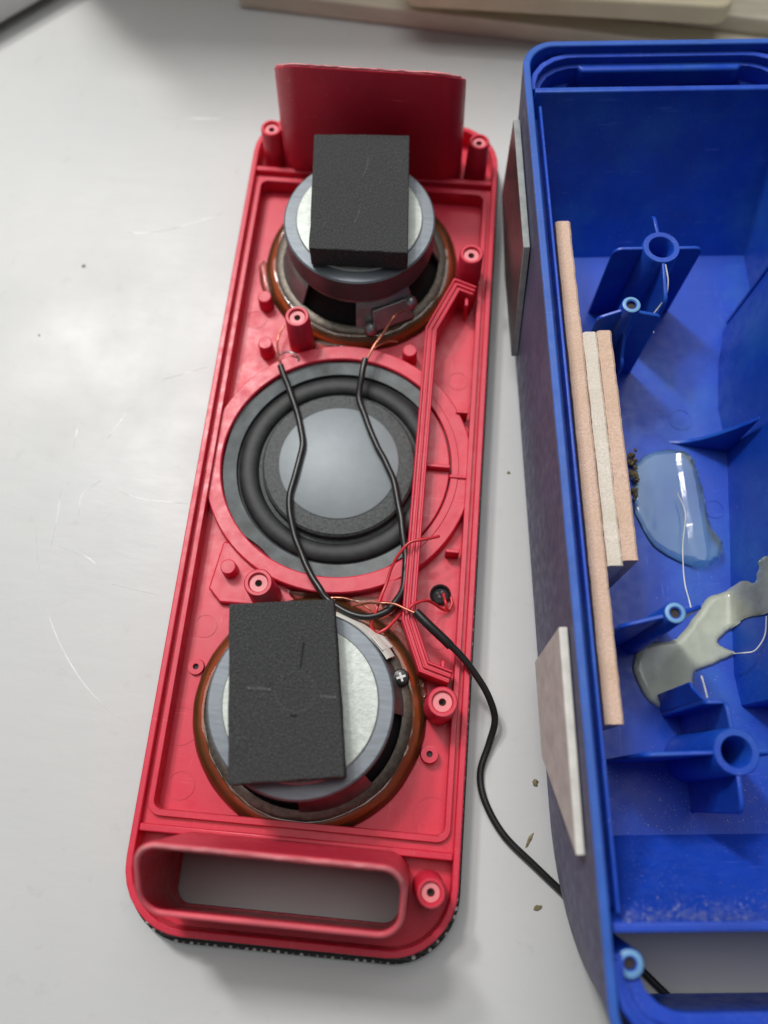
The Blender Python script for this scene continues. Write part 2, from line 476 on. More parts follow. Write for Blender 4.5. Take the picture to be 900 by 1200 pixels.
# two handle ducts: oval tubes whose free end is cut on a slant
def duct(s):
    n = 9; loops = []
    def lp(hx, hy, r, top, dy=0.0):
        out = []
        for x, y in rrect(hx, hy, r, n=n):
            z = .5 if not top else (6.22 if s > 0 else 6.0) - 1.75 * max(0, (y + hy) / (2 * hy)) ** .9
            if top: z += .03 * noise.noise(Vector((x * 2.1, y * 2.1, s * 3)))
            out.append((x - .12, s * (13.55 + dy + y), z))
        return out
    k = .24 if s > 0 else 0.0; o0 = lp(3.68, 1.16, .72 + k, 0, .14); o1 = lp(3.48, .94, .66 + k, 1); i1 = lp(3.33, .79, .52 + k, 1); i0 = lp(3.46, .96, .50 + k, 0, .16)
    mid = [tuple(Vector(a).lerp(Vector(b), .55)) for a, b in zip(o0, o1)]
    gg = G().loft([o0, mid, o1, i1, i0], False, False)
    d = gg.build('handle_duct', M['red'], panel, bevel=.05, smooth=50)
    m = len(o1)
    d.data.materials.append(M['rimlit'])
    for p in d.data.polygons:
        if 2 * m <= min(p.vertices) < 3 * m and max(p.vertices) < 4 * m: p.material_index = 1
    # ragged trimmed edge of pale plastic on the duct's rim
    rp = [tuple(Vector(a).lerp(Vector(b), .45)) for a, b in zip(o1, i1)]
    idx = [i for i in range(m) if rp[i][1] * s < 13.1]
    idx.sort(key=lambda i: rp[i][0])
    pts = [Vector(rp[i]) for i in idx]
    dense = []
    for a, b in zip(pts[:-1], pts[1:]):
        k = max(2, int((b - a).length / .12))
        dense += [a.lerp(b, j / k) for j in range(k)]
    dense = [p + Vector((0, .03 * noise.noise(p * 4), .01 + .02 * noise.noise(p * 3.3))) for p in dense]
    G().tube(dense, .045, 6, 1, lambda t: .7 + .9 * abs(noise.noise(Vector((t * 23, s, 0))))).build('moulding_flash', M['flash'], d, smooth=60)


for s in (1, -1): duct(s)


def boss(x, y, r, z1, z0=.5, bore=.27, hole=.13, depth=.16, flare=.06, metal=True, mat=None, name='screw_boss', parent=None):
    mat = mat or M['red']; parent = parent or panel
    b = G().lathe([(r + flare, z0), (r, z1 - .05), (r - .04, z1), (bore + .02, z1), (bore, z1 - .03), (bore - .02, z1 - depth), (hole, z1 - depth), (hole, z1 - .6)], x, y, 32).build(name, mat, parent, smooth=40)
    if metal: G().lathe([(bore - .03, z1 - depth - .01), (bore - .03, z1 - depth + .012), (hole + .01, z1 - depth + .012), (hole + .01, z1 - depth - .01)], x, y, 32, close=True).build('worn_seat', M['flash'], b, smooth=40)
    if metal:
        G().lathe([(hole * .96, z1 - .45), (hole * .9, z1 - depth - .05), (hole * .45, z1 - depth - .10), (0, z1 - depth - .2)], x, y, 20).build('bore', M['rust'], b, smooth=40)
    return b


for x, y, r in ((-4.12, 13.47, .42), (4.12, 13.47, .40), (4.12, -13.47, .42), (-2.02, 4.96, .44), (4.10, 8.17, .44), (-2.02, -4.96, .46), (4.10, -8.17, .47)):
    boss(x, y, r, 2.5, bore=r * .68, hole=.11, depth=.12, metal=True)
for x, y, z in ((-3.29, 4.48, 1.3), (2.11, 4.62, 1.3), (-3.33, -4.22, 1.35), (-3.62, 6.55, 1.2)):
    G().lathe([(.30, .5), (.26, z - .03), (.23, z), (0, z)], x, y, 24).build('locating_peg', M['red'], panel, smooth=40)
for x, y, r, z in ((-4.02, -7.54, .26, .68), (3.88, -9.64, .27, .95)):
    b = G().lathe([(r + .03, .5), (r, z), (.10, z), (.09, .5)], x, y, 24).build('pin_socket', M['red'], panel, smooth=40)
    G().lathe([(.09, z - .12), (0, z - .13)], x, y, 16).build('bore', M['dark'], b)
# raised pad under the lower left bosses
G().prism([(-4.0, -4.9), (-3.55, -5.35), (-2.4, -5.35), (-1.6, -5.1), (-2.3, -4.2), (-3.4, -3.2), (-3.75, -3.2)], .5, .82).build('raised_pad', M['red'], panel, bevel=.06)
G().prism([(1.9, -4.95), (2.55, -4.95), (2.62, -4.0), (2.0, -4.2)], .5, 1.15).build('raised_pad', M['red'], panel, bevel=.05)
# round seat of the big passive cone
G().lathe([(4.80, .5), (4.76, 1.0), (4.72, 1.04), (4.24, 1.04), (4.20, 1.0), (4.18, .5)], -.05, 0, 96, close=True).build('cone_seat', M['red'], panel, smooth=35)
cr = lambda r0, x0: [(r0 * math.cos(a) - .05, r0 * math.sin(a)) for a in [math.acos((x0 + .05) / r0) * (-1 + 2 * k / 24) for k in range(25)]]
G().prism(cr(3.95, 3.02), .5, 1.00).build('crescent_plate', M['red'], panel, bevel=.04)
q1 = cr(4.28, 3.02); q2 = cr(4.00, 3.02)
G().prism(q1 + list(reversed(q2)), .5, 1.06).build('crescent_rim', M['red'], panel, bevel=.03)
# divider wall with ridges along its top
path = [(4.35, 7.05), (3.66, 7.30), (2.84, 5.30), (2.86, -5.55), (3.48, -7.05), (4.35, -7.30)]
dv = G().prism(strip(path, .44), .5, 1.72).build('divider_wall', M['red'], panel, bevel=.03)
for off in (-.17, 0.0, .17):
    P = [Vector(p) for p in path]
    st = strip(path, abs(off) * 2) if off else None
    pts = path if not st else (st[:len(path)] if off > 0 else list(reversed(st[len(path):])))
    G().prism(strip(pts, .085), 1.70, 1.82).build('ridge', M['red'], dv, bevel=.03)
for x0, x1, y, z in ((3.98, 4.42, 2.35, 1.15), (3.95, 4.42, -2.95, 1.15)):
    G().box(x0, x1, y - .07, y + .07, .5, z).build('stiffening_rib', M['red'], panel, bevel=.03)
G().box(3.06, 3.9, .02, .16, .9, 1.30).build('stiffening_rib', M['red'], panel, bevel=.03)
G().box(3.9, 4.6, -.25, -.13, 1.0, 1.12).build('stiffening_rib', M['red'], panel, bevel=.03)
for y in (6.85, -7.05):
    G().box(4.02, 4.16, y - .3, y + .3, .5, 1.55).build('clip_tab', M['red'], panel, bevel=.04)
# ejector pin marks
for x, y, r in ((-3.96, -6.14, .40), (-4.22, -9.46, .62), (-3.9, -11.27, .45), (4.1, -11.5, .62), (-3.95, 5.9, .4), (3.9, -5.9, .35), (4.0, 3.9, .38)):
    G().lathe([(r, .54), (r, .565), (r - .04, .565), (r - .04, .54)], x, y, 40, close=True).build('ejector_mark', M['red'], panel, smooth=30)


# ------------------------------------------------------------------ loudspeakers
def loudspeaker(cy, label, arm0):
    t = empty('loudspeaker', (-.1, cy, .55), 0, label, 'loudspeaker', 'round drivers with ring magnets')
    gr = G().lathe([(3.80, .0), (3.77, .14), (3.68, .30), (3.54, .42), (3.40, .48), (3.30, .46), (3.28, .0)], 0, 0, 120, close=True)
    for i, (x, y, z) in enumerate(gr.v):
        q = Vector((x, y, cy)); k = 1 + .007 * noise.noise(q * .9) + .003 * noise.noise(q * 3)
        gr.v[i] = (x * k, y * k, z * (1 + .22 * noise.noise(q * .8 + Vector((3, 1, 0))) + .06 * noise.noise(q * 3)))
    gr.build('glue_ring', M['amber'], t, smooth=60)
    G().lathe([(3.36, .02), (3.36, .44), (3.28, .50), (3.02, .50), (3.02, .02)], 0, 0, 72, close=True).build('frame_ring', M['rust'], t, smooth=40)
    G().lathe([(3.0, .25), (2.2, 1.1), (1.2, 1.6), (1.2, 1.5), (2.2, .95), (3.0, .1)], 0, 0, 48, close=True).build('cone', M['cone'], t, smooth=60)
    wd = math.radians(46)
    for k in range(4):
        a = math.radians(arm0 + 90 * k)
        prof = [(3.10, .44), (2.78, 1.15), (2.62, 1.50), (2.40, 1.62), (2.36, 1.54), (2.54, 1.44), (2.70, 1.10), (3.02, .40)]
        G().lathe(prof, 0, 0, 12, a - wd / 2, a + wd / 2, close=True).build('basket_arm', M['steel'], t, smooth=40)
    G().lathe([(2.66, 1.50), (2.66, 1.66), (2.60, 1.70), (1.0, 1.70), (1.0, 1.50)], 0, 0, 72, close=True).build('front_plate', M['steel'], t, smooth=40)
    mg = G().lathe([(1.0, 1.71), (2.70, 1.71), (2.76, 1.77), (2.76, 2.80), (2.70, 2.85), (1.0, 2.85)], 0, 0, 96, close=True).build('magnet', M['ferrite'], t, smooth=30)
    mg.data.materials.append(M['ferriteside'])
    for p in mg.data.polygons:
        if abs(p.normal.z) < .3: p.material_index = 1
    G().lathe([(2.31, 2.80), (2.31, 2.88), (2.27, 2.92), (.55, 2.92), (.5, 2.86), (0, 2.86)], 0, 0, 80).build('back_plate', M['zinc'], t, smooth=30)
    return t


sp_top = loudspeaker(8.65, 'round loudspeaker with pale ring magnet next to the tall upright red duct', 205)
sp_bot = loudspeaker(-8.65, 'round loudspeaker at lower end of panel with wide amber glue ring', 25)
# solder tab on the far speaker, near its lower right
def strap(t, a_deg, mat, r0, z0, r1, z1, half, th):
    a = math.radians(a_deg); rad = Vector((math.cos(a), math.sin(a), 0)); tn = Vector((-rad.y, rad.x, 0))
    A = rad * r0 + Vector((0, 0, z0)); B = rad * r1 + Vector((0, 0, z1)); nn = (B - A).cross(tn).normalized() * th
    q = [A + tn * half, A - tn * half, B - tn * half * .8, B + tn * half * .8]
    v = q + [p + nn for p in q]
    return build('solder_tab', v, [(0, 1, 2, 3), (4, 5, 6, 7), (0, 1, 5, 4), (1, 2, 6, 5), (2, 3, 7, 6), (3, 0, 4, 7)], mat, t, bevel=.03)


tb = strap(sp_top, -62, M['steel'], 3.30, .62, 2.85, 1.30, .85, .06)
for an, r, z in ((-78, 3.26, .72), (-46, 3.0, 1.12)):
    a = math.radians(an); c = Vector((r * math.cos(a), r * math.sin(a), z)); v = []; 
    G().lathe([(.26, z - .15), (.24, z), (.16, z + .14), (0, z + .18)], c.x, c.y, 16).build('solder_blob', M['solder'], sp_top, smooth=60)
# white paper edge, solder point on the near speaker
G().lathe([(3.26, .50), (3.24, .95), (3.02, 1.25), (2.94, 1.20), (3.14, .90), (3.14, .50)], 0, 0, 18, math.radians(36), math.radians(84), close=True).build('paper_gasket', M['paper'], sp_bot, smooth=50)
strap(sp_bot, 47, M['paper'], 3.38, .70, 3.0, 1.30, .35, .05)

for t_, z in (('screw', .9),):
    q = at(470, 793, 1.45)
    sc = empty('screw', (q.x, q.y, .95), 0, 'small black cross-head screw beside the lower speaker magnet', 'screw')
    G().lathe([(.12, -.4), (.12, .1), (.24, .18), (.28, .3), (.24, .40), (.12, .44), (0, .44)], 0, 0, 28).build('head', M['blackplastic'], sc, smooth=40)
    for rz in (0.4, 0.4 + math.pi / 2):
        c, s_ = math.cos(rz), math.sin(rz)
        pts = [(c * a - s_ * b, s_ * a + c * b) for a, b in ((-.15, -.035), (.15, -.035), (.15, .035), (-.15, .035))]
        G().prism(pts, .43, .455 + .004 * (rz > 1)).build('cross_slot', M['steel'], sc)


# ------------------------------------------------------------------ foam blocks on the magnets
def foam(name, corners, z0, z1, label):
    c = [Vector((q[0], q[1], 0)) for q in corners]; ctr = sum(c, Vector()) / 4
    o = empty(name, (ctr.x, ctr.y, z0), 0); bpy.data.objects.remove(o)
    n = 10; loops = []
    ring = []
    for i in range(4):
        a, b = c[i] - ctr, c[(i + 1) % 4] - ctr
        ring += [a.lerp(b, k / n) for k in range(n)]
    for j in range(4):
        z = (z1 - z0) * j / 3
        loops.append([(p.x * (1 - .006 * math.sin(math.pi * j / 3)) + .03 * noise.noise(p * 2.2 + Vector((0, 0, z * 3))),
                       p.y + .03 * noise.noise(p * 2.2 + Vector((5, 0, z * 3))), z + .012 * noise.noise(p * 2 + Vector((0, 9, z)))) for p in ring])
    ob = G().loft(loops).build(name, M['foam'], None, bevel=.05, seg=3, loc=(ctr.x, ctr.y, z0))
    return tag(ob, label, 'foam block', 'black foam blocks on the magnets')


FF = foam('foam_block', [(-2.00, 11.45), (1.47, 11.68), (1.83, 6.55), (-1.59, 6.46)], 3.47, 4.42, 'black foam block on the far speaker magnet, standing before the upright red duct')
FN = foam('foam_block', [(-2.42, -6.14), (.63, -5.72), (1.49, -10.64), (-1.68, -11.13)], 3.47, 4.42, 'black foam block set askew on the near speaker with pressed cross marks')

def mark(par, pts, wd, mat):
    o = G().prism(strip([(q.x - par.location.x / S, q.y - par.location.y / S) for q in (at(x, y, 4.43) for x, y in pts)], wd), .948, .962).build('pressed_mark', mat, par)
M['markdark'] = simple('slit_in_foam', (.008, .008, .008), .9, 0, .2, 400, .2)
M['markring'] = foam_mat('pressed_foam', (.038, .039, .040), 2100)
M['marklight'] = foam_mat('rubbed_foam', (.068, .068, .068), 2000)
mark(FN, [(356, 752), (354, 768), (352, 782)], .05, M['markdark'])
mark(FN, [(289, 806), (303, 807), (317, 808)], .08, M['marklight'])
mark(FN, [(374, 815), (384, 817), (394, 816)], .07, M['marklight'])
mark(FN, [(340, 838), (348, 839)], .07, M['markdark'])
q = at(346, 811, 4.43) - FN.location / S
G().lathe([(.62, .946), (.62, .956), (.50, .956), (.50, .946)], q.x, q.y, 40, close=True).build('pressed_mark', M['markring'], FN)
mark(FF, [(425, 208), (430, 196), (432, 184)], .04, M['marklight'])
mark(FF, [(415, 262), (420, 252), (422, 243)], .04, M['marklight'])

# ------------------------------------------------------------------ passive radiator in the middle
rad = empty('passive_radiator', (-.05, 0, .5), 0, 'round black rubber passive cone with flat grey disc, in the middle of panel', 'speaker cone')
g = G(); nn = 128
def rag(a): return 4.22 - .02 - .30 * max(0, noise.noise(Vector((math.cos(a) * 2.2, math.sin(a) * 2.2, 4))))
v = []; f = []
for i in range(nn):
    a = 2 * math.pi * i / nn
    for r, z in ((3.70, .26), (rag(a), .36), (rag(a), .28), (3.70, .10)): v.append((r * math.cos(a), r * math.sin(a), z))
for i in range(nn):
    k = (i + 1) % nn
    for j in range(4): f.append((i * 4 + j, k * 4 + j, k * 4 + (j + 1) % 4, i * 4 + (j + 1) % 4))
build('flange', v, f, M['flange'], rad, smooth=50)
prof = [(3.70, .10), (3.62, .12)] + [(3.26 + .34 * math.cos(a), .15 + .19 * math.sin(a)) for a in [math.pi * k / 14 for k in range(1, 14)]] + [(2.90, .12), (2.82, .10), (2.82, .02), (3.70, .02)]
G().lathe(prof, 0, 0, 96, close=True).build('surround_roll', M['rubber'], rad, smooth=50)
G().lathe([(2.9, .12), (2.78, .14), (2.74, .42), (2.66, .50), (2.16, .56), (2.12, .56), (2.12, .2)], 0, 0, 96).build('cone', M['weave'], rad, smooth=35)
G().lathe([(2.13, .50), (2.13, .585), (2.09, .61), (0, .61)], 0, 0, 96).build('weight_disc', M['disc'], rad, smooth=35)

# ------------------------------------------------------------------ microphone in the side pocket
mic = empty('microphone', (3.89, -4.38, .55), 0, 'small round black microphone capsule in a hole of the red panel', 'microphone')
G().lathe([(.36, 0), (.36, .10), (.30, .14), (.26, .10), (.26, .0)], 0, 0, 32, close=True).build('collar', M['blackplastic'], mic, smooth=40)
G().lathe([(.27, -.25), (.27, .02), (0, .03)], 0, 0, 24).build('capsule', M['cone'], mic, smooth=40)
for x, y in ((-.10, .03), (.06, .10), (-.02, -.08)):
    G().lathe([(.07, .02), (.05, .07), (0, .09)], x, y, 10).build('solder_blob', M['solder'], mic, smooth=60)


# ------------------------------------------------------------------ wires
def wire(name, pts, r, mat, label, n=10, cat='wire'):
    o = G().tube([at(*p) for p in pts], r, n, 8, kink=.045).build(name, mat, None, smooth=60)
    return tag(o, label, cat)


cable = empty('speaker_cable', (5.3, -6.8, 0), 0, 'black cable leaving the red panel and running under the blue box', 'cable')
cable.location = (0, 0, 0)
G().tube([at(*p) for p in [(489, 719, 2.05), (500, 730, 2.05), (517, 746, 1.95), (540, 768, 1.75), (557, 790, 1.5), (572, 815, 1.1), (580, 843, .6), (573, 872, .25), (563, 905, .13), (568, 938, .13), (590, 978, .13),
                                   (628, 1016, .13), (672, 1058, .12), (715, 1099, .12), (755, 1140, .12), (790, 1174, .12), (830, 1210, .12)]], .115, 12, 8).build('sheath', M['wire'], cable, smooth=60)
G().tube([at(*p) for p in [(487, 717, 2.05), (502, 732, 2.05), (520, 749, 1.94), (528, 757, 1.86)]], .15, 12, 6).build('shrink_sleeve', M['wire'], cable, smooth=60)
wire('speaker_wire', [(428, 420, 1.5), (424, 440, 1.45), (421, 465, 1.25), (428, 490, 1.22), (441, 520, 1.22), (458, 555, 1.22), (467, 590, 1.25), (472, 625, 1.3), (475, 660, 1.3), (472, 690, 1.45), (462, 709, 1.6),
                      (445, 720, 1.65), (425, 722, 1.65), (403, 716, 1.6), (385, 703, 1.5), (374, 690, 1.35), (360, 664, 1.25), (347, 632, 1.22), (340, 600, 1.2), (341, 572, 1.2), (350, 545, 1.2), (354, 518, 1.2),
                      (349, 488, 1.2), (339, 458, 1.25), (329, 428, 1.35)], .118, M['wire'], 'black wire looped over the grey disc of the middle cone', 12)
wire('red_wire', [(514, 628, 1.9), (495, 632, 2.1), (480, 636, 2.1), (470, 646, 2.0), (460, 665, 1.7), (450, 690, 1.6), (441, 715, 1.75), (436, 732, 1.5), (441, 741, 1.4), (452, 737, 1.4), (462, 728, 1.5), (470, 719, 1.6)], .055, M['redwire'],
     'thin red wire bent in a hook across the divider wall', 8)
wire('red_wire', [(476, 716, 1.95), (484, 708, 2.0), (497, 704, 1.8), (508, 707, 1.3), (517, 713, .9), (525, 715, .75), (530, 708, .75), (529, 700, .7)], .05, M['redwire'], 'short red wire curling around the microphone hole', 8)
wire('red_wire', [(520, 696, .75), (522, 706, .95), (523, 716, .8)], .05, M['redwire'], 'tiny red wire end standing in the microphone hole', 8)
wire('enamel_wire', [(412, 711, 1.3), (428, 707, 1.55), (446, 706, 1.9), (462, 708, 1.95), (474, 713, 2.0), (488, 719, 2.05)], .04, M['copper'], 'copper strands leading into the black cable end', 8)
wire('enamel_wire', [(383, 700, 1.3), (400, 700, 1.35), (420, 706, 1.3), (436, 716, 1.3)], .03, M['copper'], 'fine copper strand beside the corner of the near foam block', 6)
wire('copper_lead', [(474, 364, 1.75), (463, 370, 1.95), (455, 381, 1.8), (447, 394, 1.6), (437, 408, 1.5), (430, 420, 1.5)], .05, M['copper'], 'bare copper lead rising to the far speaker solder tab', 8)
wire('copper_lead', [(466, 401, 1.1), (455, 401, 1.25), (444, 405, 1.45), (434, 411, 1.5)], .035, M['copper'], 'thin copper lead beside the round red peg below far speaker', 6)
wire('copper_lead', [(333, 382, 1.0), (328, 393, 1.0), (325, 405, 1.05), (327, 417, 1.2), (330, 430, 1.35)], .04, M['copper'], 'thin copper lead beside the boss at upper left of the middle cone', 6)
wire('enamel_wire', [(325, 418, 1.0), (332, 413, 1.1), (341, 413, 1.2), (348, 417, 1.15), (350, 423, 1.05), (347, 424, 1.0)], .035, M['steel'], 'small grey curl of wire above the middle cone', 6)

# glue smears on the panel
def smear(pix, z, h, label, mat='redglue', d0=.2, name='glue_smear'):
    o = blob(name, [(at(x, y, z).x, at(x, y, z).y) for x, y in pix], z, h, d0, M[mat], seed=len(pix), step=.12)
    return tag(o, label, 'glue', 'glue smears on the red panel')


smear([(335, 690), (365, 694), (395, 700), (425, 700), (462, 700), (470, 712), (450, 726), (425, 718), (398, 706), (368, 702), (345, 702)], .57, .32, 'glossy reddish glue smear between the middle cone and near foam block')
smear([(440, 726), (462, 722), (478, 735), (490, 760), (498, 790), (502, 830), (494, 830), (486, 790), (470, 760), (452, 744)], .6, .40, 'reddish glue smear along the right edge of near speaker')
smear([(352, 402), (375, 400), (405, 405), (428, 412), (424, 420), (400, 414), (372, 410)], .57, .22, 'thin glossy glue smear above the middle cone')
smear([(303, 312), (312, 308), (318, 325), (322, 345), (316, 352), (306, 336)], .57, .26, 'glossy glue dab on the left flank of far speaker')

# ------------------------------------------------------------------ blue speaker box
ANG = 0.10104; OX, OY = 11.711, -.246
UX = Vector((math.cos(ANG), math.sin(ANG), 0)); UY = Vector((-math.sin(ANG), math.cos(ANG), 0))
box = empty('speaker_box', (OX, OY, 0), ANG, 'deep blue plastic speaker housing lying open with bosses and ribs inside', 'speaker box')


def bl(px, py, z):
    q = at(px, py, z) - Vector((OX, OY, 0)); return (q.dot(UX), q.dot(UY), z)


NB = 14
def lp(hx, hy, rx, ry, z): return [(x, y, z) for x, y in rrect(hx, hy + .15, rx, ry, cy=-.15, n=NB)]
out = [lp(4.97, 15.3, 1.9, 6.2, .26), lp(5.02, 15.5, 1.8, 5.6, .55), lp(5.02, 15.55, 1.8, 4.0, 2.2), lp(5.0, 15.5, 1.5, 2.1, 4.6), lp(5.0, 15.5, 1.15, 1.15, 6.0)]
inn = [lp(4.74, 15.26, .95, .95, 6.0), lp(4.70, 15.2, 1.1, 1.3, 5.0), lp(4.70, 15.2, 1.6, 3.6, 2.2), lp(4.66, 15.1, 1.7, 5.2, .5)]
sw = G().loft(out + inn, False, False).build('side_wall', M['blue'], box, bevel=.05, smooth=50)
sw.data.materials.append(M['bluebounce']); sw.data.materials.append(M['blueworn'])
nl = len(out[0])
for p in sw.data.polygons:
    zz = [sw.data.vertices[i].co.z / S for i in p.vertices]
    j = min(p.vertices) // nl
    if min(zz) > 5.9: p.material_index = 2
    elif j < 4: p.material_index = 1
base_o = [(x, y) for x, y in rrect(4.95, 15.43, 1.85, 6.1, cy=-.15, n=NB)]
slots = [rrect(3.45, .95, .5, cx=0, cy=14.15, n=5), rrect(3.55, 1.21, .8, cx=0, cy=-14.18, n=5)]
G().prism(base_o, .27, .50, slots).build('floor', M['blue'], box, smooth=30)
for x in (-3, 3):
    for y in (-8, 8): G().lathe([(.5, 0), (.5, .26), (0, .26)], x, y, 20).build('rubber_foot', M['rubber'], box)
# thin inner lip beside the wall, with the groove between
lip = [(x, y) for x, y in rrect(4.46, 12.9, .35, .35, n=4)]; lip_i = [(x, y) for x, y in rrect(4.37, 12.81, .28, .28, n=4)]
for s in (-1, 1):
    x0, x1 = sorted((s * 4.47, s * 4.37))
    G().box(x0, x1, -12.6, 13.0, .5, 5.55).build('inner_lip', M['blue'], box, bevel=.03)
    x0, x1 = sorted((s * 4.74, s * 4.42))
    G().box(x0, x1, -12.5, 12.9, .5, 5.05).build('groove_bed', M['blue'], box, bevel=.02)
# sloping partitions in front of the handle pockets
def partition(yb, yt, zt, mat):
    s = 1 if yt > 0 else -1; n = 12; prof = []
    for k in range(n + 1):
        t = k / n; prof.append((yb + (yt - yb) * (1 - (1 - t) ** 1.35), .45 + (zt - .45) * t))
    loops = []
    for x in (-4.62, 4.62):
        loops.append([(x, y, z) for y, z in prof] + [(x, y + s * .22, z - .0) for y, z in reversed(prof)])
    return G().loft(loops).build('partition', mat, box, bevel=.04, smooth=40)


partition(10.35, 13.30, 5.85, M['blue'])
pn = partition(-11.0, -12.80, 5.6, M['bluedust'])
# shelves with the handle slots at both ends
for s in (1, -1):
    sx = -1 if s > 0 else 1
    half = [(4.68, 13.55), (4.68, 13.7), (4.60, 14.15), (4.35, 14.6), (3.95, 14.95), (3.5, 15.12), (3.0, 15.2)]
    e = 0 if s > 0 else .28
    poly = [(x, s * (y + (e if y > 13.6 else 0))) for x, y in half] + [(-x, s * (y + (e if y > 13.6 else 0))) for x, y in reversed(half)]
    if s > 0: hole = rrect(3.2, .72, .4, cy=14.30, n=5)
    else: hole = [(x, -y) for x, y in [(3.9, 13.58), (3.9, 13.95), (3.75, 14.4), (3.45, 14.72), (3.1, 14.88), (2.8, 14.92), (-2.8, 14.92), (-3.1, 14.88), (-3.45, 14.72), (-3.75, 14.4), (-3.9, 13.95), (-3.9, 13.58)]]
    if s > 0: G().prism(poly, 4.45, 4.75, [hole]).build('handle_shelf', M['bluedust'], box, bevel=.03, smooth=30)
    else: G().prism(poly + [(x, y) for x, y in reversed(hole)], 4.45, 4.75).build('handle_shelf', M['bluedust'], box, bevel=.03, smooth=30)
    if s > 0:
        G().prism([(-2.95, 15.25), (3.05, 15.25), (3.05, 14.95), (2.85, 14.72), (-2.75, 14.72), (-2.95, 14.95)], 4.7, 5.42).build('slot_block', M['blue'], box, bevel=.1, seg=3)
    arc = [(4.55, 13.5), (4.55, 13.75), (4.42, 14.2), (4.15, 14.6), (3.75, 14.88), (3.3, 15.03), (2.9, 15.06)]
    arc = [(x, y + (e if y > 13.6 else 0)) for x, y in arc]
    arc = [(x, s * y) for x, y in arc] + [(-x, s * y) for x, y in reversed(arc)]
    G().prism(strip(arc, .30), 4.6, 5.40).build('end_step', M['bluedust'], box, bevel=.03)
    arc2 = [(x * 1.022, y + s * .10) for x, y in arc]
    G().prism(strip(arc2, .20), 5.3, 5.70).build('end_step', M['bluedust'], box, bevel=.03)


def blue_post(x, y, z1, r=.32, mat='blue', top=True):
    b = G().lathe([(r + .10, .45), (r, z1 - .04), (r - .03, z1), (.15, z1), (.14, z1 - .5), (0, z1 - .5)], x, y, 32).build('screw_post', M[mat], box, smooth=40)
    if top:
        G().lathe([(r - .03, z1 - .02), (r - .03, z1 + .01), (r - .06, z1 + .03), (.19, z1 + .03), (.155, z1 - .06), (.155, z1 - .1)], x, y, 32, close=True).build('worn_rim', M['bluelight'], b, smooth=40)
        G().lathe([(.149, z1 - .10), (.05, z1 - .13), (0, z1 - .2)], x, y, 16).build('bore', M['dark'], b)
    return b


def fin(pts2, z0, z1s, th=.13, mat='blue'):
    """Upright plate from a to b; z1s = top heights at both ends."""
    a, b = Vector((*pts2[0], 0)), Vector((*pts2[1], 0)); d = (b - a).normalized(); n = Vector((-d.y, d.x, 0)) * th / 2
    L = (b - a).length; r = min(.35, L * .3)
    prof = [(0, z0), (L, z0), (L, z1s[1] - r)] + [(L - r + r * math.cos(t), z1s[1] - r + r * math.sin(t)) for t in (math.pi / 6, math.pi / 3, math.pi / 2)] + [(0, z1s[0])]
    v = [a + d * s + n + Vector((0, 0, z)) for s, z in prof] + [a + d * s - n + Vector((0, 0, z)) for s, z in prof]
    m = len(prof)
    return build('fin', v, [tuple(range(m)), tuple(range(m, 2 * m))] + [(i, (i + 1) % m, (i + 1) % m + m, i + m) for i in range(m)], M[mat], box, bevel=.035)


def big_boss(x, y, z1, arms):
    G().lathe([(.76, .45), (.64, z1 - .04), (.61, z1), (.44, z1), (.41, z1 - .04), (.36, .6), (0, .6)], x, y, 48).build('guide_boss', M['blue'], box, smooth=40)
    for (dx, dy, zz) in arms:
        L = math.hypot(dx, dy); fin(((x + dx / L * .6, y + dy / L * .6), (x + dx, y + dy)), .45, (z1 - .03, zz))


big_boss(-.45, 7.87, 4.4, [(-1.62, 0, 4.37), (1.45, 0, 4.37), (-.08, 1.45, 4.37), (.05, -1.95, 4.1)])
big_boss(-.47, -8.76, 4.4, [(-2.6, -.05, 4.37), (1.45, 0, 4.37), (-.05, 1.38, 4.37), (-.05, -1.62, 4.37)])
fin(((-.56, -7.40), (-1.12, -7.40)), .45, (4.3, 4.3)); fin(((-1.10, -7.33), (-1.2, -6.75)), .45, (4.25, 3.7), .09)
blue_post(-1.95, 5.18, 5.0); blue_post(-1.86, -5.0, 5.0); blue_post(-4.10, -13.80, 4.9, .36); blue_post(-4.10, 13.80, 4.9, .36); blue_post(4.1, -13.8, 4.9, .36); blue_post(4.1, 13.8, 4.9, .36)
fin(((-2.2, 5.1), (-3.0, 4.95)), .45, (4.85, 4.7)); fin(((-1.65, 5.2), (-.75, 5.2)), .45, (4.6, 4.4)); fin(((-1.9, 4.9), (-1.85, 4.0)), .45, (4.0, 3.2))
fin(((-2.1, -5.05), (-3.3, -5.25)), .45, (4.9, 4.6)); fin(((-1.65, -4.95), (-.7, -4.6)), .45, (4.5, 4.2))
# raised housing along the right wall, its near corner and the gusset
hb = [(4.6, 7.5), (3.30, 7.30), (3.02, 6.92), (2.61, 5.44), (2.34, 3.64), (2.40, 1.91), (2.05, -1.0), (1.72, -3.49), (1.41, -6.1), (1.5, -7.2), (4.6, -7.2)]
ht = [(4.6, 7.5), (3.38, 7.32), (3.22, 6.92), (3.02, 5.44), (2.85, 3.64), (2.85, 1.91), (2.6, -1.0), (2.4, -3.49), (2.25, -6.1), (2.3, -7.1), (4.6, -7.1)]
G().loft([[(x, y, .42) for x, y in hb], [(x, y, 4.6) for x, y in ht]]).build('raised_housing', M['blue'], box, bevel=.08)
G().tube([(3.34, 7.32, .5), (3.42, 7.34, 4.7)], .13, 12, 4).build('corner_bead', M['blue'], box, smooth=60)
